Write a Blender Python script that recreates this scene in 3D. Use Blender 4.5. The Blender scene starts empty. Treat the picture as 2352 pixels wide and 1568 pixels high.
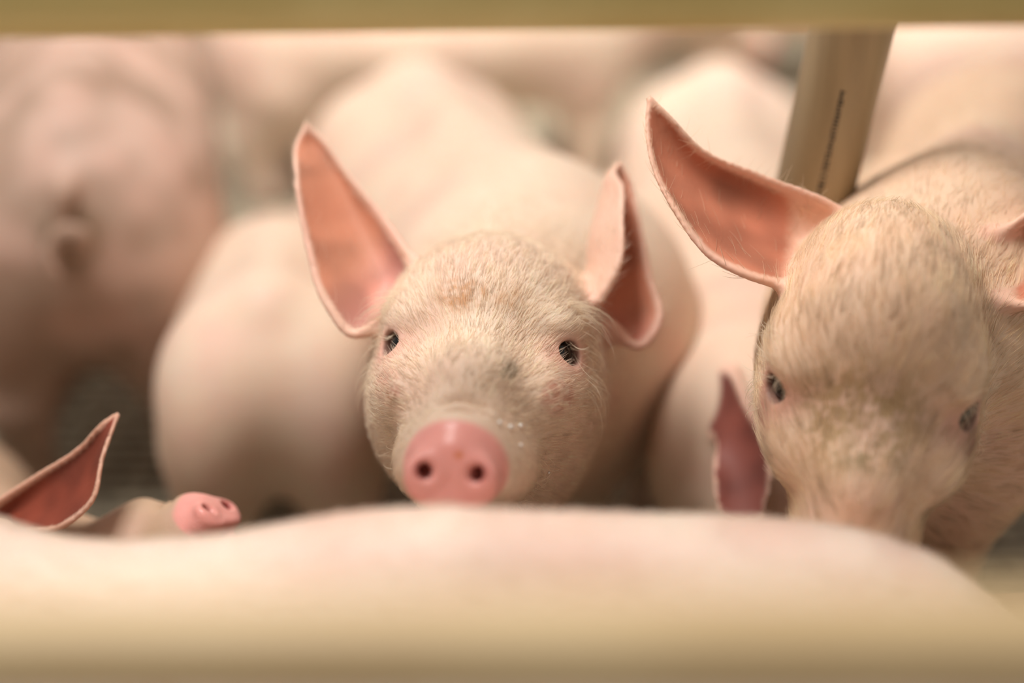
import bpy, math, random
import numpy as np
from mathutils import Vector, Matrix, kdtree

SC = bpy.context.scene
COL = SC.collection
rng = np.random.default_rng(7)
random.seed(7)
R_ = math.radians

# ------------------------------------------------------------------ camera
F_PX = 50.0 / 36.0 * 2352.0
PITCH = R_(25.0)
CAM = np.array([0.0, 0.0, 0.74])
FWD = np.array([0.0, math.cos(PITCH), -math.sin(PITCH)])
UP = np.array([0.0, math.sin(PITCH), math.cos(PITCH)])
RIGHT = np.array([1.0, 0.0, 0.0])
BACK = -FWD

cd = bpy.data.cameras.new('camera')
cam = bpy.data.objects.new('camera', cd)
COL.objects.link(cam)
cam.location = CAM
cam.rotation_euler = (math.pi / 2 - PITCH, 0, 0)
cd.lens = 50.0
cd.sensor_width = 36.0
cd.clip_start = 0.02
cd.dof.use_dof = True
cd.dof.focus_distance = 0.838
cd.dof.aperture_fstop = 1.2
SC.camera = cam

# ------------------------------------------------------------------ light
world = bpy.data.worlds.new('barn_air')
SC.world = world
world.use_nodes = True
wb = world.node_tree.nodes['Background']
wb.inputs[0].default_value = (1.0, 0.94, 0.87, 1)
wb.inputs[1].default_value = 0.24


def lamp(name, loc, aim, sx, sy, power, color=(1, 0.95, 0.91)):
    l = bpy.data.lights.new(name, 'AREA')
    l.shape = 'RECTANGLE'
    l.size, l.size_y = sx, sy
    l.energy = power
    l.color = color
    o = bpy.data.objects.new(name, l)
    COL.objects.link(o)
    o.location = loc
    o.rotation_euler = (Vector(aim) - Vector(loc)).to_track_quat('-Z', 'Y').to_euler()
    return o


lamp('overhead_light', (-0.45, 0.84, 1.9), (0.0, 0.75, 0.3), 0.8, 0.5, 22.5)
far_fill = lamp('overhead_light', (0.0, 1.55, 2.2), (0.0, 2.75, 0.1), 2.4, 0.4, 26)  # unseen fill light added to brighten the far row
far_fill.data.spread = R_(80)

SC.view_settings.view_transform = 'Standard'
SC.view_settings.look = 'None'
SC.view_settings.gamma = 1.0
SC.view_settings.use_curve_mapping = False
SC.view_settings.exposure = 0.54
SC.render.film_transparent = False


def P(px, py, d):
    """world point seen at photo pixel (px, py) at camera depth d"""
    u = (px - 1176.0) / F_PX
    v = (784.0 - py) / F_PX
    return CAM + d * (FWD + u * RIGHT + v * UP)


def srgb(r, g, b):
    def f(c):
        c /= 255.0
        return c / 12.92 if c <= 0.04045 else ((c + 0.055) / 1.055) ** 2.4
    return np.array([f(r), f(g), f(b)])


# ------------------------------------------------------------------ materials
def new_mat(name):
    m = bpy.data.materials.new(name)
    m.use_nodes = True
    nt = m.node_tree
    return m, nt, nt.nodes['Principled BSDF']


def skin_material(name, sss=0.35, mottle=0.5, bump=0.25):
    m, nt, b = new_mat(name)
    N = nt.nodes.new
    L = nt.links.new
    at = N('ShaderNodeAttribute'); at.attribute_name = 'tint'
    tc = N('ShaderNodeTexCoord')
    n1 = N('ShaderNodeTexNoise'); n1.inputs['Scale'].default_value = 22; n1.inputs['Detail'].default_value = 4
    L(tc.outputs['Object'], n1.inputs['Vector'])
    r1 = N('ShaderNodeValToRGB')
    r1.color_ramp.elements[0].position = 0.35; r1.color_ramp.elements[0].color = (1.0, 0.86, 0.83, 1)
    r1.color_ramp.elements[1].position = 0.65; r1.color_ramp.elements[1].color = (1.0, 1.0, 1.0, 1)
    L(n1.outputs['Fac'], r1.inputs['Fac'])
    mx = N('ShaderNodeMixRGB'); mx.blend_type = 'MULTIPLY'; mx.inputs[0].default_value = mottle
    L(at.outputs['Color'], mx.inputs[1]); L(r1.outputs['Color'], mx.inputs[2])
    L(mx.outputs[0], b.inputs['Base Color'])
    rm = N('ShaderNodeMapRange'); rm.inputs['To Min'].default_value = 0.28; rm.inputs['To Max'].default_value = 0.55
    L(at.outputs['Alpha'], rm.inputs['Value']); L(rm.outputs[0], b.inputs['Roughness'])
    b.inputs['Specular IOR Level'].default_value = 0.3
    b.inputs['Subsurface Weight'].default_value = sss
    b.inputs['Subsurface Radius'].default_value = (1.0, 0.5, 0.36)
    b.inputs['Subsurface Scale'].default_value = 0.0045
    n2 = N('ShaderNodeTexNoise'); n2.inputs['Scale'].default_value = 420; n2.inputs['Detail'].default_value = 3
    L(tc.outputs['Object'], n2.inputs['Vector'])
    bp = N('ShaderNodeBump'); bp.inputs['Strength'].default_value = bump; bp.inputs['Distance'].default_value = 0.0008
    L(n2.outputs['Fac'], bp.inputs['Height']); L(bp.outputs['Normal'], b.inputs['Normal'])
    return m


def hair_material(name, rough=0.5):
    m, nt, b = new_mat(name)
    N = nt.nodes.new
    L = nt.links.new
    at = N('ShaderNodeAttribute'); at.attribute_name = 'tint'
    L(at.outputs['Color'], b.inputs['Base Color'])
    b.inputs['Roughness'].default_value = rough
    b.inputs['Specular IOR Level'].default_value = 0.35
    tr = N('ShaderNodeBsdfTranslucent')
    L(at.outputs['Color'], tr.inputs['Color'])
    mix = N('ShaderNodeMixShader'); mix.inputs[0].default_value = 0.35
    L(b.outputs[0], mix.inputs[1]); L(tr.outputs[0], mix.inputs[2])
    L(mix.outputs[0], nt.nodes['Material Output'].inputs['Surface'])
    return m


def simple_mat(name, col, rough=0.5, noise=0.0, nscale=30, col2=None, coat=0.0, stretch=None):
    m, nt, b = new_mat(name)
    N = nt.nodes.new
    L = nt.links.new
    b.inputs['Roughness'].default_value = rough
    b.inputs['Coat Weight'].default_value = coat
    if col2 is None:
        b.inputs['Base Color'].default_value = (*col, 1)
        return m
    tc = N('ShaderNodeTexCoord')
    mp = N('ShaderNodeMapping')
    if stretch:
        mp.inputs['Scale'].default_value = stretch
    L(tc.outputs['Object'], mp.inputs['Vector'])
    n = N('ShaderNodeTexNoise'); n.inputs['Scale'].default_value = nscale; n.inputs['Detail'].default_value = 5
    L(mp.outputs[0], n.inputs['Vector'])
    r = N('ShaderNodeValToRGB')
    r.color_ramp.elements[0].position = 0.38; r.color_ramp.elements[0].color = (*col2, 1)
    r.color_ramp.elements[1].position = 0.62; r.color_ramp.elements[1].color = (*col, 1)
    L(n.outputs['Fac'], r.inputs['Fac'])
    L(r.outputs['Color'], b.inputs['Base Color'])
    return m


M_SKIN = skin_material('pig_skin')
M_HAIR = hair_material('pale_bristle')
M_EYE = simple_mat('wet_dark_eye', (0.004, 0.004, 0.0035), 0.12, coat=0.1)
M_RAIL = simple_mat('cream_yellow_rail', srgb(232, 214, 148), 0.42, col2=srgb(220, 200, 132), nscale=14)
M_LOW = simple_mat('beige_low_rail', srgb(208, 182, 138), 0.5, col2=srgb(198, 170, 126), nscale=10)  # darker beige than the top rail
M_PIPE = simple_mat('grey_cream_plastic_pipe', srgb(172, 154, 120), 0.4, col2=srgb(156, 138, 106), nscale=9, stretch=(6, 6, 0.6))
M_INK = simple_mat('black_ink', (0.015, 0.013, 0.011), 0.6)
M_MILK = simple_mat('milk', (0.88, 0.86, 0.82), 0.25)


# ------------------------------------------------------------------ tagging
def tag(o, label=None, cat=None, group=None, kind=None):
    for k, v in (('label', label), ('category', cat), ('group', group), ('kind', kind)):
        if v:
            o[k] = v
    return o


# ------------------------------------------------------------------ signed distance field sculpting
class Field:
    def __init__(s, xs, ys, zs):
        s.ax = [np.asarray(a, np.float32) for a in (xs, ys, zs)]
        s.D = np.full([len(a) for a in s.ax], 0.5, np.float32)

    def box(s, lo, hi):
        sl = []
        for a, l, h in zip(s.ax, lo, hi):
            i0 = max(0, int(np.searchsorted(a, l)) - 1)
            i1 = min(len(a), int(np.searchsorted(a, h)) + 1)
            sl.append(slice(i0, max(i1, i0)))
        return tuple(sl)

    def pts(s, sl):
        return (s.ax[0][sl[0]][:, None, None], s.ax[1][sl[1]][None, :, None], s.ax[2][sl[2]][None, None, :])

    def put(s, sl, d, k, sub=False):
        A = s.D[sl]
        if A.size == 0:
            return
        if sub:
            d = -d
            h = np.maximum(k - np.abs(A - d), 0) / k
            s.D[sl] = np.maximum(A, d) + h * h * k * 0.25
        else:
            h = np.maximum(k - np.abs(A - d), 0) / k
            s.D[sl] = np.minimum(A, d) - h * h * k * 0.25

    def ell(s, c, r, R=None, k=0.02, sub=False):
        c = np.asarray(c, float); r = np.asarray(r, float)
        e = max(r) + 1.6 * k + 0.004
        sl = s.box(c - e, c + e)
        x, y, z = s.pts(sl)
        x, y, z = x - np.float32(c[0]), y - np.float32(c[1]), z - np.float32(c[2])
        if R is not None:
            R = np.asarray(R, np.float32)
            p = [x * R[0, i] + y * R[1, i] + z * R[2, i] for i in range(3)]
        else:
            p = [x, y, z]
        k0 = np.sqrt(sum((p[i] / r[i]) ** 2 for i in range(3)))
        k1 = np.sqrt(sum((p[i] / r[i] ** 2) ** 2 for i in range(3)))
        d = (k0 * (k0 - 1) / np.maximum(k1, 1e-6)).astype(np.float32)
        s.put(sl, d, k, sub)

    def cone(s, a, b, r1, r2, k=0.02, sub=False):
        a = np.asarray(a, float); b = np.asarray(b, float)
        e = max(r1, r2) + 1.6 * k + 0.004
        sl = s.box(np.minimum(a, b) - e, np.maximum(a, b) + e)
        x, y, z = s.pts(sl)
        ab = (b - a)
        px, py, pz = x - np.float32(a[0]), y - np.float32(a[1]), z - np.float32(a[2])
        t = np.clip((px * ab[0] + py * ab[1] + pz * ab[2]) / float(ab @ ab), 0, 1)
        d = np.sqrt((px - t * ab[0]) ** 2 + (py - t * ab[1]) ** 2 + (pz - t * ab[2]) ** 2) - (r1 + (r2 - r1) * t)
        s.put(sl, d.astype(np.float32), k, sub)

    def path(s, pts, rad, k=0.02):
        for i in range(len(pts) - 1):
            s.cone(pts[i], pts[i + 1], rad[i], rad[i + 1], k)

    def sheet(s, pts, rad, k, pad=0.012):
        """thin sheet from sample points, each a small ball"""
        e = pad + 0.006
        sl = s.box(pts.min(0) - e, pts.max(0) + e)
        ax = [s.ax[i][sl[i]] for i in range(3)]
        E = np.full([len(a) for a in ax], 0.5, np.float32)
        if E.size == 0:
            return
        for p, r in zip(pts, rad):
            q = [slice(int(np.searchsorted(a, p[i] - pad)), int(np.searchsorted(a, p[i] + pad))) for i, a in enumerate(ax)]
            sub = E[q[0], q[1], q[2]]
            d = np.sqrt((ax[0][q[0]][:, None, None] - np.float32(p[0])) ** 2 + (ax[1][q[1]][None, :, None] - np.float32(p[1])) ** 2
                        + (ax[2][q[2]][None, None, :] - np.float32(p[2])) ** 2) - np.float32(r)
            np.minimum(sub, d, out=sub)
        s.put(sl, E, k)

    def mesh(s):
        D = s.D
        S = D < 0
        nx, ny, nz = D.shape
        tot = np.zeros((nx - 1, ny - 1, nz - 1), np.uint8)
        for dx in (0, 1):
            for dy in (0, 1):
                for dz in (0, 1):
                    tot += S[dx:nx - 1 + dx, dy:ny - 1 + dy, dz:nz - 1 + dz]
        act = (tot > 0) & (tot < 8)
        I = np.argwhere(act)
        idx = np.full(act.shape, -1, np.int32)
        idx[act] = np.arange(len(I))
        acc = np.zeros((len(I), 3)); cnt = np.zeros(len(I))
        corner = lambda o: D[I[:, 0] + o[0], I[:, 1] + o[1], I[:, 2] + o[2]]
        ax = s.ax
        for axis in range(3):
            o1, o2 = [i for i in range(3) if i != axis]
            for a in (0, 1):
                for b in (0, 1):
                    p = [0, 0, 0]; p[o1] = a; p[o2] = b
                    q = list(p); q[axis] = 1
                    f0, f1 = corner(p), corner(q)
                    m = (f0 < 0) != (f1 < 0)
                    t = np.where(m, f0 / np.where(m, f0 - f1, 1), 0)
                    pos = np.zeros((len(I), 3))
                    for i in range(3):
                        if i == axis:
                            A0 = ax[i][I[:, i]]; A1 = ax[i][I[:, i] + 1]
                            pos[:, i] = A0 + t * (A1 - A0)
                        else:
                            pos[:, i] = ax[i][I[:, i] + p[i]]
                    acc[m] += pos[m]; cnt[m] += 1
        V = acc / np.maximum(cnt, 1)[:, None]
        Q = []
        for axis in range(3):
            o1, o2 = [(1, 2), (2, 0), (0, 1)][axis]
            lo = [slice(None)] * 3; hi = [slice(None)] * 3
            lo[axis] = slice(0, -1); hi[axis] = slice(1, None)
            A, B = S[tuple(lo)], S[tuple(hi)]
            E = np.argwhere(A != B)
            ok = (E[:, o1] > 0) & (E[:, o2] > 0) & (E[:, o1] < D.shape[o1] - 1) & (E[:, o2] < D.shape[o2] - 1)
            E = E[ok]
            fl = A[E[:, 0], E[:, 1], E[:, 2]]
            def cell(d1, d2):
                c = E.copy(); c[:, o1] += d1; c[:, o2] += d2
                return idx[c[:, 0], c[:, 1], c[:, 2]]
            q = np.stack([cell(-1, -1), cell(0, -1), cell(0, 0), cell(-1, 0)], 1)
            q[~fl] = q[~fl][:, ::-1]
            Q.append(q)
        Q = np.concatenate(Q)
        return V, Q[(Q >= 0).all(1)]


def make_mesh(name, V, Q, mat, tint=None):
    me = bpy.data.meshes.new(name)
    me.vertices.add(len(V))
    me.vertices.foreach_set('co', np.asarray(V, np.float32).ravel())
    n = Q.shape[1]
    me.loops.add(len(Q) * n)
    me.loops.foreach_set('vertex_index', Q.astype(np.int32).ravel())
    me.polygons.add(len(Q))
    me.polygons.foreach_set('loop_start', np.arange(0, len(Q) * n, n, dtype=np.int32))
    me.update(calc_edges=True)
    me.validate()
    me.polygons.foreach_set('use_smooth', np.ones(len(me.polygons), bool))
    me.materials.append(mat)
    if tint is not None:
        a = me.attributes.new('tint', 'FLOAT_COLOR', 'POINT')
        a.data.foreach_set('color', (tint if tint.shape[1] == 4 else np.concatenate([tint, np.ones((len(tint), 1))], 1)).astype(np.float32).ravel())
    return me


def link(name, data, parent=None):
    o = bpy.data.objects.new(name, data)
    COL.objects.link(o)
    if parent:
        o.parent = parent
    return o


def relax(V, Q, it=2, w=0.5):
    n = len(V)
    e = np.concatenate([Q[:, [0, 1]], Q[:, [1, 2]], Q[:, [2, 3]], Q[:, [3, 0]]])
    e = np.concatenate([e, e[:, ::-1]])
    deg = np.maximum(np.bincount(e[:, 0], minlength=n), 1)
    for _ in range(it):
        V = V + w * (np.stack([np.bincount(e[:, 0], V[e[:, 1], i], n) for i in range(3)], 1) / deg[:, None] - V)
    return V


def vnormals(V, Q):
    fn = np.cross(V[Q[:, 2]] - V[Q[:, 0]], V[Q[:, 3]] - V[Q[:, 1]])
    n = np.stack([sum(np.bincount(Q[:, j], fn[:, i], len(V)) for j in range(4)) for i in range(3)], 1)
    return n / np.maximum(np.linalg.norm(n, axis=1), 1e-12)[:, None]


def smooth01(x, a, b):
    t = np.clip((x - a) / (b - a), 0, 1)
    return t * t * (3 - 2 * t)


_perm = np.random.default_rng(3).random((32, 32, 32))


def vnoise(p, scale):
    """cheap value noise at points p (n,3)"""
    q = p * scale
    i = np.floor(q).astype(int); f = q - i
    f = f * f * (3 - 2 * f)
    out = 0
    for dx in (0, 1):
        for dy in (0, 1):
            for dz in (0, 1):
                w = (f[:, 0] if dx else 1 - f[:, 0]) * (f[:, 1] if dy else 1 - f[:, 1]) * (f[:, 2] if dz else 1 - f[:, 2])
                out = out + w * _perm[(i[:, 0] + dx) % 32, (i[:, 1] + dy) % 32, (i[:, 2] + dz) % 32]
    return out


# ------------------------------------------------------------------ head orientation helpers
def cam_rot(yaw_left, pitch_down, roll_cw):
    """columns = head axes (forward, pig's left, up) in world, start: facing the camera"""
    x, y, z = BACK.copy(), RIGHT.copy(), UP.copy()
    def rot(v, axis, a):
        return v * math.cos(a) + np.cross(axis, v) * math.sin(a) + axis * (axis @ v) * (1 - math.cos(a))
    for axis, a in ((RIGHT, R_(pitch_down)), (UP, R_(-yaw_left)), (BACK, R_(-roll_cw))):
        x, y, z = rot(x, axis, a), rot(y, axis, a), rot(z, axis, a)
    return np.stack([x, y, z], 1)


def axes_from(fwd, up):
    x = np.asarray(fwd, float); x /= np.linalg.norm(x)
    z = np.asarray(up, float); z = z - x * (z @ x); z /= np.linalg.norm(z)
    return np.stack([x, np.cross(z, x), z], 1)


def body_frame(x, y, dirx, diry):
    d = math.hypot(dirx, diry)
    c, s_ = dirx / d, diry / d
    return np.array([[c, -s_, 0], [s_, c, 0], [0, 0, 1.0]]), np.array([x, y, 0.0])


# default ear in head frame (pig's left ear; y mirrored for the other)
EAR_A = [(-.072, .042, .062), (-.078, .068, .088), (-.078, .092, .118), (-.075, .118, .148)]
EAR_B = [(-.052, .070, .012), (-.045, .100, .022), (-.050, .120, .062), (-.060, .128, .110), (-.075, .118, .148)]
EAR_M = (-.016, .0, .006)


def interp(pts, t):
    """smooth curve through points, uniform-ish arc length"""
    pts = np.asarray(pts, float)
    seg = np.r_[0, np.cumsum(np.linalg.norm(np.diff(pts, axis=0), axis=1))]
    seg /= seg[-1]
    # Catmull-Rom tangents
    tg = np.gradient(pts, seg, axis=0)
    i = np.clip(np.searchsorted(seg, t, 'right') - 1, 0, len(pts) - 2)
    h = (seg[i + 1] - seg[i])
    u = ((t - seg[i]) / h)[:, None]; h = h[:, None]
    return ((2 * u**3 - 3 * u**2 + 1) * pts[i] + (u**3 - 2 * u**2 + u) * h * tg[i]
            + (-2 * u**3 + 3 * u**2) * pts[i + 1] + (u**3 - u**2) * h * tg[i + 1])


def ear_samples(A, B, M, step, inner_hint):
    A = np.asarray(A, float); B = np.asarray(B, float); M = np.asarray(M, float)
    L = max(np.linalg.norm(np.diff(A, axis=0), axis=1).sum(), np.linalg.norm(np.diff(B, axis=0), axis=1).sum())
    nu = int(L / step) + 2
    u = np.linspace(0, 1, nu)
    a, b = interp(A, u), interp(B, u)
    W = np.linalg.norm(a - b, axis=1).max() + np.linalg.norm(M) * 1.5
    nv = int(W / step) + 2
    v = np.linspace(0, 1, nv)
    fall = (1 - u ** 3)[:, None, None]
    p = (a[:, None] * (1 - v)[None, :, None] + b[:, None] * v[None, :, None]
         + (4 * v * (1 - v))[None, :, None] * M[None, None] * fall)
    du = np.gradient(p, axis=0); dv = np.gradient(p, axis=1)
    n = np.cross(du, dv)
    n /= np.maximum(np.linalg.norm(n, axis=2), 1e-9)[..., None]
    if (n.reshape(-1, 3).mean(0) @ np.asarray(inner_hint)) < 0:
        n = -n
    edge = np.minimum(v, 1 - v)[None, :] * 2
    rad = 0.0016 + 0.0018 * (1 - u)[:, None] ** 2 + 0.0008 * np.minimum(edge * 3, 1)
    rad = np.broadcast_to(rad, p.shape[:2])
    uv = np.stack(np.meshgrid(u, v, indexing='ij'), 2)
    return p.reshape(-1, 3), n.reshape(-1, 3), rad.reshape(-1).copy(), uv.reshape(-1, 2)


SKIN = srgb(224, 202, 180)
PINK = srgb(220, 186, 170)
SNOUT = srgb(230, 164, 155)
EARIN = srgb(206, 142, 114)
DEEP = srgb(150, 62, 55)


def pig(name, label, body, head=None, s=1.0, res=0.006, hres=None, ears=None, group='piglets crowded in the pen',
        slope=0.0, stretch=1.0, legs=True, skin=None, snout_pink=True, marks=None, tail=True, squash=1.0,
        drop=0.0, cheek=1.0, cw=1.0, earcol=None, rootpink=True, hollow=0.0, neck=1.0, warp=None):
    """body = (rotation 3x3, origin); head = (rotation 3x3, eye midpoint world);
    ears = None (default pair) or list of (A, B, M, inner_hint) in world space"""
    hres = hres or res
    BR, BO = body
    toL = lambda p: (np.asarray(p, float) - BO) @ BR / s           # world -> body local (unit scale)
    if head is None:
        HRl = axes_from((1, 0, -0.55), (0, 0, 1)); HOl = np.array([0.26, 0, 0.30])
    else:
        HRl = BR.T @ head[0]; HOl = toL(head[1])
    h = lambda *p: HOl + HRl @ np.asarray(p, float)
    skin = SKIN if skin is None else skin
    # ears in local coordinates
    es = []
    if ears is None:
        for sg in (1, -1):
            m = np.array([1, sg, 1.0])
            es.append(([h(*(np.array(q) * m)) for q in EAR_A], [h(*(np.array(q) * m)) for q in EAR_B],
                       HRl @ (np.array(EAR_M) * m), HRl @ np.array([1, .3 * sg, 0])))
    else:
        for A, B, M, hint in ears:
            es.append(([toL(q) for q in A], [toL(q) for q in B], BR.T @ np.asarray(M) / s, BR.T @ np.asarray(hint)))
    step = min(hres / s * 0.75, 0.003)
    ES = [ear_samples(*e[:3], step, e[3]) for e in es]
    # grid axes: fine in the head box, coarse elsewhere
    hp = np.array([h(-.13, -.08, -.12), h(-.13, .08, .09), h(.115, .03, -.1), h(.115, -.03, -.03), h(-.06, .08, -.1), h(-.06, -.08, .08)]
                  + [e[0].min(0) for e in ES] + [e[0].max(0) for e in ES])
    hlo, hhi = hp.min(0) - .012, hp.max(0) + .012
    lo = np.minimum([-.56 * stretch, -.17, -.005], hlo - .01)
    hi = np.maximum([.2, .17, .56], hhi + .01)
    axs = []
    for i in range(3):
        c, f = res / s, hres / s
        left = np.arange(lo[i], hlo[i], c)
        mid = np.arange(hlo[i], hhi[i], f)
        rgt = np.arange(hhi[i], hi[i], c)
        a = np.concatenate([left, mid, rgt])
        keep = np.r_[True, np.diff(a) > f * 0.5]
        axs.append(a[keep])
    F = Field(*axs)
    X = lambda x: x * stretch
    # slope: back drops towards the rump (>0) by lowering rear primitives
    dz = lambda x: slope * x - drop
    q = squash
    # ---- trunk
    F.ell((X(-.08), 0, .245 + dz(-.08)), (.19 * stretch, .118, .128 * q), k=.04)
    F.ell((X(-.22), 0, .235 + dz(-.22)), (.20 * stretch, .125, .122 * q), k=.05)
    F.ell((X(-.37), 0, .252 + dz(-.37)), (.135 * stretch, .112, .118 * q), k=.05)
    F.ell((X(.03), 0, .262 + dz(.03)), (.115, .108, .128 * q), k=.05)
    F.cone((X(-.4), 0, .252 + .094 * q + dz(-.4)), (.02, 0, .262 + .100 * q + dz(0)), .022, .022, k=.04)      # spine ridge
    for sg in (1, -1):
        F.ell((X(-.40), .058 * sg, .205 + dz(-.40)), (.095, .062, .125 * q), k=.04)    # hams
        F.ell((.04, .066 * sg, .225 + dz(.04)), (.075, .05, .11 * q), k=.04)                         # shoulders
        if legs:
            F.path([(.045, .066 * sg, .17), (.052, .07 * sg, .095), (.045, .07 * sg, .018)], [.045, .027, .021], k=.02)
            F.ell((.052, .07 * sg, .012), (.028, .02, .016), k=.006)
            F.path([(X(-.40), .066 * sg, .17 + dz(-.4)), (X(-.445), .07 * sg, .105), (X(-.425), .07 * sg, .018)], [.058, .028, .022], k=.02)
            F.ell((X(-.418), .07 * sg, .012), (.028, .02, .016), k=.006)
    if tail:
        tp = []
        for i in range(15):
            a = i / 14
            tp.append((X(-.49) - .018 - .035 * a + .004 * math.sin(a * 9), .018 * math.sin(a * 9.0) * a ** .5, .315 * q + dz(-.5) - .03 * a + .016 * math.cos(a * 9) - .016))
        F.path([(X(-.45), 0, .315 * q + dz(-.5))] + tp, [.011] + [.007 - .0035 * i / 14 for i in range(15)], k=.01)
    # ---- neck and head
    F.cone((.02, 0, .275 + dz(0)), h(-.075, 0, -.012), .100 * neck, .070 * neck, k=.05)
    F.cone((.05, 0, .21 + dz(0)), h(-.06, 0, -.06), .075 * neck, .052 * neck, k=.04)
    F.ell(h(-.062, 0, .008), (.078, .068 * cw, .064), HRl, k=.02)
    F.ell(h(-.030, 0, .010), (.042, .054, .046), HRl, k=.02)
    F.cone(h(-.030, 0, -.026), h(.086, 0, -.052), .044, .0260, k=.022)
    F.ell(h(.020, 0, -.010), (.05, .024, .018), HRl, k=.025)                 # bridge of the nose
    for sg in (1, -1):
        F.ell(h(-.018, .042 * sg, .016), (.026, .017, .013), HRl, k=.014)  # brow
        F.ell(h(.042, .019 * sg, -.062), (.05, .022, .022), HRl, k=.018)   # lips
        F.ell(h(-.048, .040 * sg * cheek, -.037), (.062, .033 * cheek, .044), HRl, k=.025) # cheek
        F.ell(h(.006, .040 * sg, -.024), (.034, .016, .018), HRl, k=.024)  # under the eye
    F.ell(h(-.05, 0, -.075), (.075, .048, .042), HRl, k=.03)
    F.cone(h(-.02, 0, -.085), h(.093, 0, -.0865), .032, .0125, k=.015)
    # eyes: lid bulge then opening
    eyes = []
    for sg in (1, -1):
        ec = h(-.007, .0428 * sg, .0)
        od = np.array([.62, .78 * sg, .08]); od /= np.linalg.norm(od)
        upv = np.array([-.12, .10 * sg, 1.0])
        Re = HRl @ axes_from(od, upv)
        F.ell(ec, (.0148, .0152, .0142), Re, k=.008)
        if hres < .0035:
            F.ell(ec + Re[:, 0] * .011, (.0125, .0094, .0077), Re, k=.003, sub=True)
        eyes.append((ec, Re))
    # ears
    for p, n, r, uv in ES:
        F.sheet(p, np.maximum(r, hres / s * 0.62), k=.010, pad=.011)
    # snout disc
    Rd = HRl @ axes_from((1, 0, .10), (0, 0, 1))
    dc = h(.104, -.001, -.0575)
    sl = F.box(dc - .05, dc + .05)
    if F.D[sl].size:
        x, y, z = F.pts(sl)
        x, y, z = x - np.float32(dc[0]), y - np.float32(dc[1]), z - np.float32(dc[2])
        Rf = Rd.astype(np.float32)
        lx, ly, lz = [x * Rf[0, i] + y * Rf[1, i] + z * Rf[2, i] for i in range(3)]
        def circ(cy, cz, r):
            return np.sqrt((ly - cy) ** 2 + (lz - cz) ** 2) - r
        def smn(a, b, k):
            hh = np.maximum(k - np.abs(a - b), 0) / k
            return np.minimum(a, b) - hh * hh * k * .25
        d2 = smn(circ(0, -.0018, .0165), smn(circ(.0122, -.0060, .0130), circ(-.0122, -.0060, .0130), .004), .008)
        rr = .0045
        wx = np.abs(lx) - (.008 - rr)
        w2 = d2 + rr
        d3 = np.minimum(np.maximum(wx, w2), 0) + np.sqrt(np.maximum(wx, 0) ** 2 + np.maximum(w2, 0) ** 2) - rr
        F.put(sl, d3.astype(np.float32), .006)
        for sg in (1, -1):
            Rn = Rd @ axes_from((1, -.35 * sg, -.12), (0, .25 * sg, 1))
            F.ell(dc + Rd @ np.array([.007, .0142 * sg, -.0015]), (.0035, .0095, .0088), Rd, k=.005)
            F.ell(dc + Rd @ np.array([.004, .0146 * sg, -.001]), (.019, .0036, .0044), Rn, k=.005, sub=True)
        if hres < .003:
            for xx, ww in ((.090, .0015), (.081, .0013)):
                F.ell(h(xx, 0, -.026 + (xx - .09) * -.3), (ww * 1.4, .020, .006), HRl, k=.004, sub=True)
    V, Q = F.mesh()
    V = relax(V, Q, 2, .45)
    if warp:
        V = warp(V)
    Nn = vnormals(V, Q)
    # ---- colours that belong to the skin itself
    H = (V - HOl) @ HRl                                   # head coordinates
    tint = np.tile(skin, (len(V), 1))
    pk = (vnoise(V, 14) * .6 + vnoise(V + 5, 37) * .4)
    w = smooth01(pk, .45, .75)[:, None] * .55
    tint = tint * (1 - w) + PINK * w
    for sg in (1, -1):                                    # pink around the eyes
        e = np.linalg.norm((H - np.array([.0, .049 * sg, -.002])) / np.array([.03, .03, .022]), axis=1)
        w = (1 - smooth01(e, .35, 1.0))[:, None] * .55
        tint = tint * (1 - w) + srgb(205, 140, 128) * w
        e = np.linalg.norm(H - np.array([-.001, .050 * sg, .0]), axis=1)
        w = (1 - smooth01(e, .009, .0125))[:, None] * .7
        tint = tint * (1 - w) + srgb(92, 66, 58) * w
    earw = np.zeros(len(V)); inner = np.zeros(len(V)); euv = np.zeros((len(V), 2))
    for p, n, r, uv in ES:
        kd = kdtree.KDTree(len(p))
        for i, c in enumerate(p):
            kd.insert(c, i)
        kd.balance()
        lo_, hi_ = p.min(0) - .008, p.max(0) + .008
        for vi in np.where(((V > lo_) & (V < hi_)).all(1))[0]:
            _, i, d = kd.find(V[vi])
            if d < .0085:
                earw[vi] = 1 - smooth01(d, .006, .0085)
                sd = (V[vi] - p[i]) @ n[i]
                inner[vi] = smooth01(sd, -.0008, .0012) * smooth01(uv[i][1], .02, .10) * smooth01(1 - uv[i][1], 0, .03) * smooth01(1 - uv[i][0], .0, .06)
                if hollow:
                    th = .10 + hollow * (1 - uv[i][1])
                    inner[vi] *= smooth01(uv[i][0], th - .03, th + .05)
                euv[vi] = uv[i]
    vein = vnoise(V, 55) * .5 + vnoise(V + 3, 24) * .5
    ein = (EARIN if earcol is None else earcol) * (1.08 - .42 * smooth01(vein, .35, .75)[:, None])
    wu = smooth01(euv[:, 0], .05, .36)[:, None]
    ein = ein if not rootpink else ein * wu + ein * (srgb(220, 158, 146) / EARIN) * (1 - wu)
    w = (earw * inner)[:, None]
    wo = (earw * (1 - inner) * .45)[:, None]
    tint = tint * (1 - wo) + srgb(232, 178, 160) * wo
    tint = tint * (1 - w) + ein * w
    wet = np.zeros(len(V))
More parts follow.
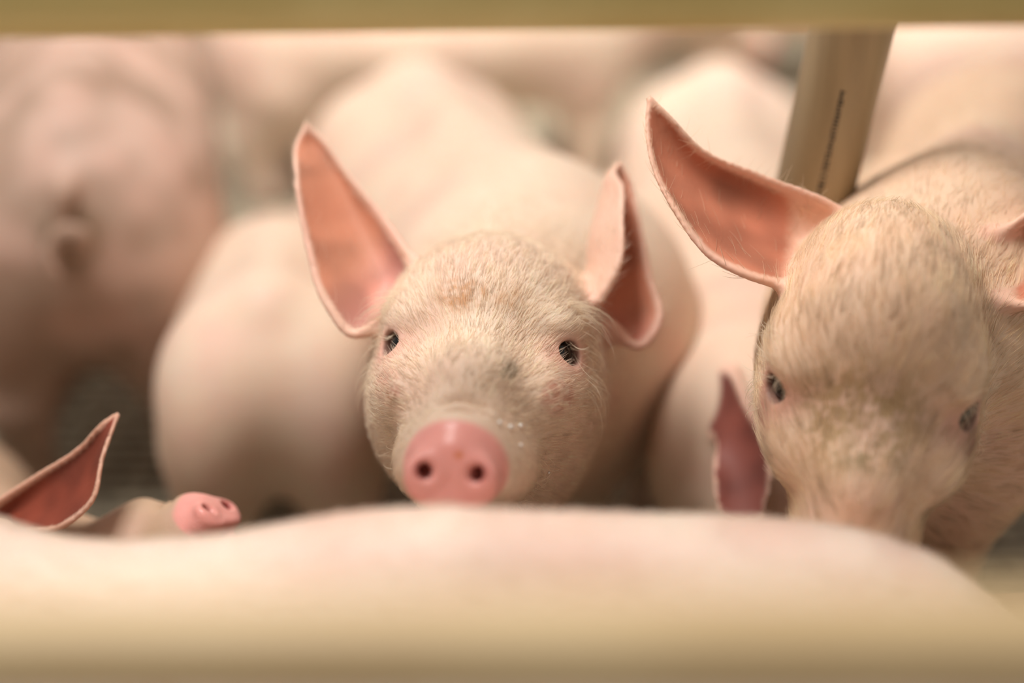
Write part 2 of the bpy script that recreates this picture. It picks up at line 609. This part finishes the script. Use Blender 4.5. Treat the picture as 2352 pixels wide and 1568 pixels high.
    if snout_pink:
        dl = (V - dc) @ Rd
        e = np.maximum(np.abs(dl[:, 0]) - .011, 0) + np.maximum(np.hypot(dl[:, 1] / 1.12, dl[:, 2]) - .0245, 0)
        w = (1 - smooth01(e, .0, .0035))[:, None]
        wet = w[:, 0]
        sc = SNOUT * (0.94 + .1 * vnoise(V, 160)[:, None])
        tint = tint * (1 - w) + sc * w
        for sg in (1, -1):
            nd = np.linalg.norm((dl - np.array([.006, .0150 * sg, -.001])) / np.array([.012, .0062, .0062]), axis=1)
            w = (1 - smooth01(nd, .45, 1.1))[:, None] * .8
            tint = tint * (1 - w) + DEEP * w
    if legs:
        w = (1 - smooth01(V[:, 2], .018, .03))[:, None] * .6
        tint = tint * (1 - w) + srgb(120, 96, 78) * w
    if marks:
        tint = marks(tint, H, V)
    Vw = V * s                                            # object space (unrotated)
    me = make_mesh(name, Vw, Q, M_SKIN, np.concatenate([tint, 1 - wet[:, None]], 1))
    o = link(name, me)
    o.matrix_world = Matrix(((*BR[0], BO[0]), (*BR[1], BO[1]), (*BR[2], BO[2]), (0, 0, 0, 1)))
    tag(o, label, 'piglet', group)
    if hres < .0035:
        for ec, Re in eyes:
            eye = link('eye', eyeball_mesh(), o)
            eye.matrix_parent_inverse = Matrix.Identity(4)
            M = Matrix([[*(Re[i] * s), ec[i] * s] for i in range(3)] + [[0, 0, 0, 1]])
            eye.matrix_local = M
    info = dict(o=o, V=V, Q=Q, N=Nn, H=H, h=h, HR=HRl, HO=HOl, s=s, tint=tint, earw=earw, inner=inner, dc=dc, Rd=Rd, eyes=eyes)
    return info


_eye = []


def eyeball_mesh():
    if _eye:
        return _eye[0]
    nu, nv, r = 24, 16, .0126
    V = [(0, 0, r)]
    for j in range(1, nv):
        for i in range(nu):
            t, p = math.pi * j / nv, 2 * math.pi * i / nu
            x, y, z = r * math.sin(t) * math.cos(p), r * math.sin(t) * math.sin(p), r * math.cos(t)
            bulge = 1 + .06 * max(0, x / r) ** 8
            V.append((x * bulge, y, z))
    V.append((0, 0, -r))
    fs = []
    idx = lambda j, i: 1 + (j - 1) * nu + i % nu
    for i in range(nu):
        fs.append((0, idx(1, i), idx(1, i + 1)))
        fs.append((len(V) - 1, idx(nv - 1, i + 1), idx(nv - 1, i)))
        for j in range(1, nv - 1):
            fs.append((idx(j, i), idx(j + 1, i), idx(j + 1, i + 1), idx(j, i + 1)))
    me = bpy.data.meshes.new('eye')
    me.from_pydata(V, [], fs)
    for p in me.polygons:
        p.use_smooth = True
    me.materials.append(M_EYE)
    _eye.append(me)
    return me


# ------------------------------------------------------------------ hair
def strands(name, parent, roots, dirs, norms, length, radius, color, lift=.3, curl=.5, npts=5, kind='stuff', taper=.35):
    """roots/dirs/norms in object space; dirs tangent unit vectors"""
    n = len(roots)
    t = np.linspace(0, 1, npts)
    L = np.broadcast_to(np.asarray(length, float), (n,))[:, None, None]
    lift = np.broadcast_to(np.asarray(lift, float), (n,))[:, None]
    d0 = dirs * np.cos(lift) + norms * np.sin(lift)
    pos = (roots[:, None] + L * (t[None, :, None] * d0[:, None] - (curl * t ** 2)[None, :, None] * (norms * np.sin(lift))[:, None]))
    cv = bpy.data.hair_curves.new(name)
    cv.add_curves([npts] * n)
    cv.attributes['position'].data.foreach_set('vector', pos.astype(np.float32).ravel())
    ra = cv.attributes.get('radius') or cv.attributes.new('radius', 'FLOAT', 'POINT')
    rad = np.broadcast_to(np.asarray(radius, float), (n,))[:, None] * (1 - (1 - taper) * t ** 1.5)[None]
    ra.data.foreach_set('value', rad.astype(np.float32).ravel())
    ca = cv.attributes.new('tint', 'FLOAT_COLOR', 'CURVE')
    ca.data.foreach_set('color', np.concatenate([color, np.ones((n, 1))], 1).astype(np.float32).ravel())
    cv.materials.append(M_HAIR)
    o = link(name, cv, parent)
    if kind:
        o['kind'] = kind
    return o


def fur(info, n, density, length, radius, col=srgb(245, 230, 208), lift=.32, name='fur', var=.18, follow=.35, seed=1, clump=9, short=True, cvar=.32, src=(.098, 0, -.042)):
    """density(H, V, N) -> weight per vertex; hair streams away from the snout over the head, back along the body"""
    r = np.random.default_rng(seed)
    V, Q, N, H, s = info['V'], info['Q'], info['N'], info['H'], info['s']
    area = .5 * np.linalg.norm(np.cross(V[Q[:, 2]] - V[Q[:, 0]], V[Q[:, 3]] - V[Q[:, 1]]), axis=1)
    den = density(H, V, N) * (1 - info['earw'] * .9 * info['inner'])
    w = area * den[Q].mean(1)
    w /= w.sum()
    f = r.choice(len(Q), n, p=w)
    a, b = r.random(n)[:, None], r.random(n)[:, None]
    c = Q[f]
    bil = lambda A: (A[c[:, 0]] * (1 - a) + A[c[:, 1]] * a) * (1 - b) + (A[c[:, 3]] * (1 - a) + A[c[:, 2]] * a) * b
    p, nn, tn = bil(V), bil(N), bil(info['tint'])
    nn /= np.linalg.norm(nn, axis=1)[:, None]
    hp = (p - info['HO']) @ info['HR']
    src = np.array(src)
    dh = hp - src
    dh /= np.linalg.norm(dh, axis=1)[:, None]
    dw = dh @ info['HR'].T
    db = np.array([-1, 0, -.25])
    wb_ = smooth01(-hp[:, 0], .09, .17)[:, None]
    d = dw * (1 - wb_) + db * wb_
    # waves and clumps
    jit = np.stack([vnoise(p + 7 * i, 60) for i in range(3)], 1) - .5
    jit2 = np.stack([vnoise(p + 3 + 7 * i, 300) for i in range(3)], 1) - .5
    d = d + jit * .35 + jit2 * .22 + r.normal(0, .09, (n, 3))
    d -= nn * (d * nn).sum(1)[:, None]
    d /= np.maximum(np.linalg.norm(d, axis=1), 1e-6)[:, None]
    L = length * (.6 + .8 * r.random(n)) * s
    base = col * (1 - follow) + tn * follow
    if clump:
        k = max(8, n // clump)
        kd = kdtree.KDTree(k)
        for i in range(k):
            kd.insert(p[i], i)
        kd.balance()
        ci = np.array([kd.find(q)[1] for q in p])
        tgt = p[ci] + d[ci] * (length * 1.1)
        dn = tgt - p
        dn /= np.maximum(np.linalg.norm(dn, axis=1), 1e-6)[:, None]
        mixw = .15 + .45 * r.random((n, 1))
        d = d * (1 - mixw) + dn * mixw
        d -= nn * (d * nn).sum(1)[:, None]
        d /= np.maximum(np.linalg.norm(d, axis=1), 1e-6)[:, None]
        base = base * (1 - cvar / 2 + cvar * r.random(k)[ci][:, None])
    if short:
        L = L * (.45 + .55 * smooth01(np.linalg.norm(hp - np.array([.1, 0, -.055]), axis=1), .03, .075))
    L = L * (1 - .3 * wb_[:, 0])
    cc = base * (1 + (r.random(n)[:, None] - .5) * 2 * var)
    return strands(name, info['o'], p * s, d, nn, L, radius * (.7 + .6 * r.random(n)), np.clip(cc, 0, .95), lift=lift + r.normal(0, .08, n), curl=.55)


# ------------------------------------------------------------------ the setting
def floor_material():
    m, nt, b = new_mat('slatted_plastic_floor')
    N = nt.nodes.new; L = nt.links.new
    tc = N('ShaderNodeTexCoord')
    br = N('ShaderNodeTexBrick')
    br.inputs['Scale'].default_value = 1.0
    br.inputs['Brick Width'].default_value = 0.09
    br.inputs['Row Height'].default_value = 0.024
    br.inputs['Mortar Size'].default_value = 0.005
    br.inputs['Color1'].default_value = (*srgb(205, 194, 168), 1)
    br.inputs['Color2'].default_value = (*srgb(194, 182, 156), 1)
    br.inputs['Mortar'].default_value = (.012, .011, .009, 1)
    L(tc.outputs['Object'], br.inputs['Vector'])
    n = N('ShaderNodeTexNoise'); n.inputs['Scale'].default_value = 8
    L(tc.outputs['Object'], n.inputs['Vector'])
    mx = N('ShaderNodeMixRGB'); mx.blend_type = 'MULTIPLY'; mx.inputs[0].default_value = .3
    L(br.outputs['Color'], mx.inputs[1]); L(n.outputs['Fac'], mx.inputs[2])
    L(mx.outputs[0], b.inputs['Base Color'])
    b.inputs['Roughness'].default_value = .5
    return m


def box_obj(name, lo, hi, mat, kind='structure'):
    x0, y0, z0 = lo; x1, y1, z1 = hi
    V = [(x0, y0, z0), (x1, y0, z0), (x1, y1, z0), (x0, y1, z0), (x0, y0, z1), (x1, y0, z1), (x1, y1, z1), (x0, y1, z1)]
    Fc = [(3, 2, 1, 0), (4, 5, 6, 7), (0, 1, 5, 4), (1, 2, 6, 5), (2, 3, 7, 6), (3, 0, 4, 7)]
    me = bpy.data.meshes.new(name); me.from_pydata(V, [], Fc); me.materials.append(mat)
    o = link(name, me); o['kind'] = kind
    return o


box_obj('floor', (-3.2, -1.0, -.06), (3.2, 4.2, 0), floor_material())
box_obj('wall_back', (-3.2, 4.2, -.06), (3.2, 4.3, 2.6), simple_mat('cream_wall_panel', srgb(214, 194, 166), .6, col2=srgb(204, 184, 156), nscale=3))


def tube(name, a, b, r, mat, seg=48, parent=None, hollow=None):
    a, b = Vector(a), Vector(b)
    ax = (b - a).normalized()
    u = ax.orthogonal().normalized(); v = ax.cross(u)
    V, Fc = [], []
    bev = r * .12
    prof = [(0, r - bev), (bev, r), ((b - a).length - bev, r), ((b - a).length, r - bev)]
    if hollow:
        prof = [(0, hollow)] + prof + [((b - a).length, hollow)]
    for t, rad in prof:
        for i in range(seg):
            w = 2 * math.pi * i / seg
            V.append(a + ax * t + (u * math.cos(w) + v * math.sin(w)) * rad)
    n = len(prof)
    rng_ = range(n) if hollow else range(n - 1)
    for j in rng_:
        for i in range(seg):
            j2 = (j + 1) % n
            Fc.append((j * seg + i, j * seg + (i + 1) % seg, j2 * seg + (i + 1) % seg, j2 * seg + i))
    if not hollow:
        Fc.append(tuple(reversed(range(seg)))); Fc.append(tuple(range((n - 1) * seg, n * seg)))
    me = bpy.data.meshes.new(name); me.from_pydata([tuple(p) for p in V], [], Fc)
    for p in me.polygons:
        p.use_smooth = len(p.vertices) == 4
    me.materials.append(mat)
    return link(name, me, parent)


# pen rails
ra, rb = P(-200, -32, .672), P(2560, -62, .672)
dv = (rb - ra) / np.linalg.norm(rb - ra)
top_rail = tube('pen_rail', ra - dv * .9, rb + dv * .9, .0245, M_RAIL)
tag(top_rail, 'cream yellow pen rail crossing the top of the photo above the piglets', 'rail')
la, lb = P(-400, 1496, .37), P(2752, 1496, .37)
dv = (lb - la) / np.linalg.norm(lb - la)
low_rail = tube('pen_rail', la - dv * .9, lb + dv * .9, .0158, M_LOW)
tag(low_rail, 'blurred cream rail closest to the camera, in front of the lying white back', 'rail')

# drop pipe
pt, pb = P(1958, 60, .915), P(1872, 430, .965)
pd = (pt - pb) / np.linalg.norm(pt - pb)
ptop = pt + pd * ((2.2 - pt[2]) / pd[2])
pbot = pb - pd * .05
PR = .0268
pipe = tube('drop_pipe', pbot, ptop, PR, M_PIPE, hollow=.0235)
tag(pipe, 'grey cream plastic drop pipe with black print behind the right piglet', 'pipe')


def pipe_print():
    """weathered, unreadable line of black printed characters along the pipe"""
    r = random.Random(5)
    ax = Vector(pd)
    tocam = (Vector(CAM) - Vector(pb)); tocam = (tocam - ax * tocam.dot(ax)).normalized()
    side = ax.cross(tocam).normalized()
    if side.x < 0:
        side = -side
    V, Fc = [], []
    def quad(t0, t1, a0, a1):
        i = len(V)
        for t, a in ((t0, a0), (t0, a1), (t1, a1), (t1, a0)):
            V.append(Vector(pb) + ax * t + (tocam * math.cos(a) + side * math.sin(a)) * (PR + .00012))
        Fc.append((i, i + 1, i + 2, i + 3))
    t = -.006
    while t < .074:
        w = .0016 + .0010 * r.random()
        base = .07
        for k in range(r.choice((3, 4, 4))):
            if r.random() < .55:
                tt = t + w * r.random() * .7
                quad(tt, tt + .0006, base, base + .13)
            else:
                aa = base + .13 * r.random() * .8
                quad(t, t + w, aa, aa + .025)
        t += w + .0004 + (.0012 if r.random() < .1 else 0)
    me = bpy.data.meshes.new('print'); me.from_pydata([tuple(p) for p in V], [], Fc); me.materials.append(M_INK)
    o = link('print', me, pipe)
    o['label'] = 'black printed line of characters'


pipe_print()

def slim(z0, z1, amt):
    """narrow chest and belly towards the legs"""
    def f(V):
        V = V.copy()
        V[:, 1] *= 1 - amt * (1 - smooth01(V[:, 2], z0, z1))
        return V
    return f


# ------------------------------------------------------------------ piglet in the middle
hR = cam_rot(4.5, 3.0, 3.0)
hO = P(1102, 805, .856)
BF = body_frame(.012, 1.035, .125, -.43)
g = lambda L: [P(*q) for q in L]
earsC = [
    (g([(950, 600, .905), (880, 500, .925), (798, 398, .935), (742, 322, .94), (704, 288, .94)]),
     g([(872, 745, .885), (815, 768, .885), (752, 700, .89), (706, 560, .905), (680, 400, .92), (682, 330, .935), (704, 288, .94)]),
     FWD * .020 + RIGHT * .006, BACK),
    (g([(1378, 690, .895), (1420, 610, .893), (1428, 500, .905), (1428, 430, .92), (1412, 392, .935), (1424, 376, .94)]),
     g([(1405, 742, .915), (1470, 795, .915), (1515, 740, .92), (1492, 630, .93), (1468, 500, .935), (1446, 415, .94), (1424, 376, .94)]),
     FWD * .030 - RIGHT * .030, RIGHT * .8 + BACK * .5),
]


def marksC(t, H, V):
    n = vnoise(V, 260) * .6 + vnoise(V, 700) * .4
    def spot(cy, cz, ry, rz, col, amt, x0=-.03, thr=(.3, .7)):
        nonlocal t
        e = np.hypot((H[:, 1] - cy) / ry, (H[:, 2] - cz) / rz)
        w = ((1 - smooth01(e, .5, 1.0)) * smooth01(n, *thr) * (H[:, 0] > x0 - .06) * amt)[:, None]
        t = t * (1 - w) + col * w
    for sg in (1, -1):
        spot(.050 * sg, -.022, .012, .014, srgb(196, 128, 110), .6, thr=(.2, .6))
    spot(-.010, .033, .022, .013, srgb(186, 136, 84), .9)
    spot(.018, .032, .012, .008, srgb(196, 150, 100), .6)
    spot(.0225, -.0075, .0055, .0065, srgb(120, 104, 78), .75, thr=(.2, .6))
    spot(-.047, -.028, .006, .005, srgb(160, 140, 90), .5)
    spot(.003, -.0485, .0035, .003, srgb(206, 120, 60), .6, x0=.1, thr=(0, .2))
    return t


C = pig('piglet', 'alert pale piglet in the middle facing the camera with a wet pink snout', BF, (hR, hO), s=1.0, res=.005, hres=.0016,
        ears=earsC, marks=marksC, cw=.96, drop=-.015, warp=slim(.12, .30, .56))


def denC(H, V, N):
    dl = (V - C['dc']) @ C['Rd']
    nose = np.maximum(np.abs(dl[:, 0]) - .010, 0) + np.maximum(np.hypot(dl[:, 1] / 1.12, dl[:, 2]) - .024, 0)
    w = smooth01(nose, .001, .012)
    w = w * (1 - .9 * smooth01(-H[:, 0], .11, .18))
    for sg in (1, -1):
        e = np.linalg.norm(H - np.array([.0, .050 * sg, .0]), axis=1)
        w = w * smooth01(e, .0115, .015)
    w = w * (V[:, 2] > .10) * (1 - .75 * C['earw'])
    return w


fur(C, 70000, denC, .0085, .000075, lift=.27)


def bristles(info, spec, name, col=srgb(248, 234, 210), seed=3, thick=.00011):
    """long single hairs: spec rows (head point, count, spread, direction in head axes, length, lift)"""
    r = np.random.default_rng(seed)
    V, N, H, s = info['V'], info['N'], info['H'], info['s']
    ro, di, no, le, li = [], [], [], [], []
    for c, cnt, spr, dvec, ln, lf in spec:
        cand = np.where(np.linalg.norm(H - np.array(c), axis=1) < spr)[0]
        if not len(cand):
            continue
        for i in r.choice(cand, cnt):
            d = info['HR'] @ (np.array(dvec, float) + r.normal(0, .16, 3))
            n = N[i]
            d = d - n * (d @ n); d /= np.linalg.norm(d)
            ro.append(V[i] * s); di.append(d); no.append(n); le.append(ln * (.6 + .7 * r.random()) * s); li.append(lf + r.normal(0, .12))
    n = len(ro)
    return strands(name, info['o'], np.array(ro), np.array(di), np.array(no), np.array(le), np.full(n, thick), np.tile(col, (n, 1)) * (.85 + .2 * r.random((n, 1))),
                   lift=np.array(li), curl=.8, npts=8, taper=.2)


for sg in (1, -1):
    bristles(C, [((-.004, .052 * sg, .0112), 8, .0045, (.30, .45 * sg, -1.0), .015, .85),
                 ((.002, .050 * sg, -.010), 8, .004, (.1, .6 * sg, -1.0), .008, .5)], 'eyelashes', seed=11 + sg, thick=.00019)
    bristles(C, [((-.014, .050 * sg, .022), 48, .012, (-.10, 1.0 * sg, .12), .036, .62),
                 ((-.018, .060 * sg, .006), 20, .012, (-.3, .9 * sg, -.35), .030, .7),
                 ((-.012, .058 * sg, -.018), 18, .014, (-.15, .9 * sg, -.5), .026, .65),
                 ((.02, .040 * sg, -.070), 20, .02, (-.1, .9 * sg, -.4), .022, .7)], 'bristles', seed=21 + sg)

# ------------------------------------------------------------------ piglet on the right, head bowed
hR2 = cam_rot(10.0, 44.0, 8.0)
hO2 = P(2000, 922, .80)
BF2 = body_frame(.300, .900, -.40, -.9)
earsR = [
    (g([(2010, 540, .885), (1900, 465, .88), (1750, 405, .875), (1600, 335, .865), (1538, 268, .86), (1492, 226, .86)]),
     g([(1850, 680, .845), (1790, 655, .835), (1715, 632, .83), (1635, 590, .832), (1555, 490, .838), (1497, 370, .85), (1486, 285, .857), (1492, 226, .86)]),
     FWD * .030 + RIGHT * .008, BACK),
    (g([(2230, 560, .865), (2320, 520, .86), (2430, 430, .85), (2540, 340, .85)]),
     g([(2270, 690, .84), (2370, 700, .835), (2470, 600, .835), (2530, 450, .845), (2540, 340, .85)]),
     FWD * .028, BACK),
]


def marksR(t, H, V):
    n = vnoise(V, 120) * .5 + vnoise(V, 420) * .5
    def spot(cx, cy, cz, r, col, amt, thr=(.3, .6)):
        nonlocal t
        e = np.linalg.norm((H - np.array([cx, cy, cz])) / np.array(r), axis=1)
        w = ((1 - smooth01(e, .4, 1.0)) * smooth01(n, *thr) * amt)[:, None]
        t = t * (1 - w) + col * w
    spot(.02, -.004, .0, (.05, .05, .06), srgb(166, 138, 88), .75)
    spot(.045, .0, -.01, (.018, .022, .03), srgb(112, 96, 50), .9, (.4, .65))
    for sg in (1, -1):
        spot(.006, .050 * sg, -.020, (.022, .022, .017), srgb(158, 108, 94), .75, (.1, .4))
        spot(.020, .044 * sg, -.030, (.010, .009, .008), srgb(84, 62, 44), .9, (.1, .4))
    spot(.035, .035, -.045, (.025, .03, .02), srgb(128, 108, 62), .7)
    return t


Rt = pig('piglet', 'piglet at the right edge with its head bowed and one big pink ear raised', BF2, (hR2, hO2), s=1.0, res=.005, hres=.002,
         ears=earsR, marks=marksR, squash=1.1, drop=-.05, hollow=.26, cheek=.86, cw=.80, neck=.80, rootpink=False, earcol=srgb(200, 130, 103), warp=slim(.16, .37, .55), skin=srgb(226, 196, 168))


def denR(H, V, N):
    w = 1 - .5 * smooth01(-H[:, 0], .10, .16)
    for sg in (1, -1):
        e = np.linalg.norm(H - np.array([.0, .050 * sg, .0]), axis=1)
        w = w * smooth01(e, .0115, .015)
    return w * (V[:, 2] > .12) * (V[:, 0] > -.35) * (1 - .7 * Rt['earw'])


fur(Rt, 52000, denR, .0125, .00009, col=srgb(232, 212, 180), lift=.22, seed=5, clump=16, cvar=.55, short=False, src=(.13, 0, -.05))
for sg in (1, -1):
    bristles(Rt, [((.002, .050 * sg, .0085), 26, .006, (.25, .35 * sg, -1.0), .015, .7)], 'eyelashes', seed=31 + sg)
    bristles(Rt, [((-.016, .052 * sg, .012), 40, .018, (-.35, 1.0 * sg, -.1), .024, .55),
                  ((-.012, .058 * sg, -.02), 30, .016, (-.2, .9 * sg, -.6), .024, .6)], 'bristles', seed=41 + sg)

# ------------------------------------------------------------------ foreground back
def warpF(V):
    xw = -.30 - V[:, 0]                                   # world x of this slice
    z = np.interp(xw, [-.5, -.30, -.25, -.19, -.14, -.08, -.03, .03, .10, .17, .24, .32], [.0, -.004, -.010, -.018, -.014, .001, .008, .006, -.002, -.013, -.033, -.06])
    V = V.copy()
    V[:, 2] += z * smooth01(V[:, 2], .1, .3)
    return V


Fg = pig('piglet', 'nearest piglet whose pale back stretches across the bottom behind the low rail',
         body_frame(-.30, .552, -1.0, -.04), (axes_from((-.9, -.1, -.45), (0, 0, 1)), np.array([-.62, .53, .30])), s=1.0, res=.005, stretch=1.25,
         skin=srgb(234, 214, 198), warp=warpF)
fur(Fg, 26000, lambda H, V, N: (V[:, 2] > .2) * (V[:, 0] < .12) * 1.0, .009, .00008, col=srgb(245, 230, 212), lift=.45, seed=9)

# ------------------------------------------------------------------ lower left head in profile
h6 = P(206, 1276, .92)
earsL = [
    (g([(-60, 1190, .90), (80, 1095, .895), (180, 1030, .89), (250, 962, .885), (270, 952, .885)]),
     g([(60, 1225, .88), (150, 1205, .865), (212, 1150, .86), (236, 1050, .87), (262, 975, .88), (270, 952, .885)]),
     FWD * .016 + UP * .004, BACK + RIGHT * .5),
]
H6 = axes_from(RIGHT * .62 + BACK * .22 + UP * .72, UP)
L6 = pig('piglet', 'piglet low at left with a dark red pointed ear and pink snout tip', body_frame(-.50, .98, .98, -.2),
         (H6, h6), s=.80, res=.006, hres=.0016, ears=earsL, squash=.8, drop=.13, legs=False, earcol=srgb(132, 64, 46), skin=srgb(186, 158, 132), rootpink=False)  # inner ear colour darkened to carry the shade around it

# ------------------------------------------------------------------ pig behind, between the two heads
hN = P(1650, 1200, 1.03)
earsN = [
    (g([(1650, 900, 1.02), (1680, 850, .99), (1720, 930, .955), (1775, 1050, .935), (1750, 1200, .93)]),
     g([(1640, 960, 1.0), (1650, 1020, .965), (1640, 1100, .945), (1665, 1190, .935), (1750, 1200, .93)]),
     FWD * .012, BACK),
]
Nn_ = pig('piglet', 'piglet between the two big heads, its snout down and a dark ear hanging', body_frame(.20, 1.215, -.06, -.62),
          (axes_from(-UP * .92 - RIGHT * .30 + BACK * .1, -RIGHT + UP * .2 + BACK * .25), hN), s=.93, res=.006, hres=.0024, ears=earsN, earcol=srgb(138, 80, 70))  # shade under the right head is put into the hanging ear's colour

# ------------------------------------------------------------------ left rumps
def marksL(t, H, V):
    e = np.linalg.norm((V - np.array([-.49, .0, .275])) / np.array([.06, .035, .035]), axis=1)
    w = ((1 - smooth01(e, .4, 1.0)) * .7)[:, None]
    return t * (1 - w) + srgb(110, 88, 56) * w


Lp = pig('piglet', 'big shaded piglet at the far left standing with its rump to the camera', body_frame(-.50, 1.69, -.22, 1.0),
         None, s=1.08, res=.007, skin=srgb(164, 138, 120), marks=marksL)  # whole skin darkened, putting the shade on this rump into its colour
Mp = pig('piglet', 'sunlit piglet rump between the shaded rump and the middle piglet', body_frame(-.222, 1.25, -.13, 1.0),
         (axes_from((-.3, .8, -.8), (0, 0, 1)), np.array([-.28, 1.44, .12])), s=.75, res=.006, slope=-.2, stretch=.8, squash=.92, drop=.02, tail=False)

# ------------------------------------------------------------------ small pig lying at lower right
Gp = pig('piglet', 'piglet lying in shade at the right edge below the bowed chin', body_frame(.66, .70, 1.0, .06),
         None, s=.9, res=.007, legs=False, squash=.85, drop=.09)

# ------------------------------------------------------------------ far row
proto = pig('piglet', 'far blurred piglet standing sideways just behind the rump of the middle piglet', body_frame(.06, 2.2, 1.0, .1), None, s=1.05, res=.009)


def again(info, label, x, y, dx, dy, k=1.0):
    o = info['o'].copy()
    COL.objects.link(o)
    BR, BO = body_frame(x, y, dx, dy)
    o.matrix_world = Matrix(((*BR[0], BO[0]), (*BR[1], BO[1]), (*BR[2], BO[2]), (0, 0, 0, 1))) @ Matrix.Scale(k, 4)
    o['label'] = label
    return o


again(proto, 'far blurred piglet at the upper right beyond the drop pipe', 1.02, 2.1, 1.0, .2)
again(proto, 'far blurred piglet at the upper left beyond the big shaded rump', -.72, 2.6, 1.0, -.15)
again(proto, 'farthest piglet just left of the drop pipe under the top rail', .45, 2.75, -1.0, .05)
again(proto, 'farthest piglet under the top rail above the left ear of the middle piglet', -.55, 3.1, -1.0, .1)

# ------------------------------------------------------------------ milk drops on the muzzle
from mathutils.bvhtree import BVHTree
dep = None
bv = BVHTree.FromPolygons([tuple(C['o'].matrix_world @ Vector(v)) for v in C['V'] * C['s']], [tuple(map(int, f)) for f in C['Q']])
specs = [(1145, 972, .0012, 'white milk drop on the muzzle nearest the snout top, leftmost of the drops'),
         (1169, 982, .0014, 'white milk drop on the muzzle, middle one of the row of three'),
         (1192, 979, .0013, 'white milk drop on the muzzle, right end of the row of three'),
         (1194, 1023, .0010, 'faint milk drop on the muzzle below the row of three'),
         (1259, 1084, .0008, 'tiny white milk drop low on the cheek beside the dark gap')]
for px, py, rr, lab in specs:
    dr = P(px, py, 1.0) - CAM
    hit = bv.ray_cast(Vector(CAM), Vector(dr).normalized())
    if hit[0] is None:
        continue
    me = bpy.data.meshes.new('milk_drop')
    V, Fc = [], []
    for j in range(7):
        for i in range(12):
            t = math.pi * j / 6
            V.append((rr * math.sin(t) * math.cos(i * math.pi / 6) * 1.15, rr * math.sin(t) * math.sin(i * math.pi / 6), rr * math.cos(t) * .8))
    for j in range(6):
        for i in range(12):
            Fc.append((j * 12 + i, (j + 1) * 12 + i, (j + 1) * 12 + (i + 1) % 12, j * 12 + (i + 1) % 12))
    me.from_pydata(V, [], Fc)
    for p in me.polygons:
        p.use_smooth = True
    me.materials.append(M_MILK)
    o = link('milk_drop', me)
    o.location = hit[0] + hit[1] * (rr * .9)
    o.rotation_euler = hit[1].to_track_quat('Z', 'Y').to_euler()
    tag(o, lab, 'drop', 'milk drops on the middle piglet')
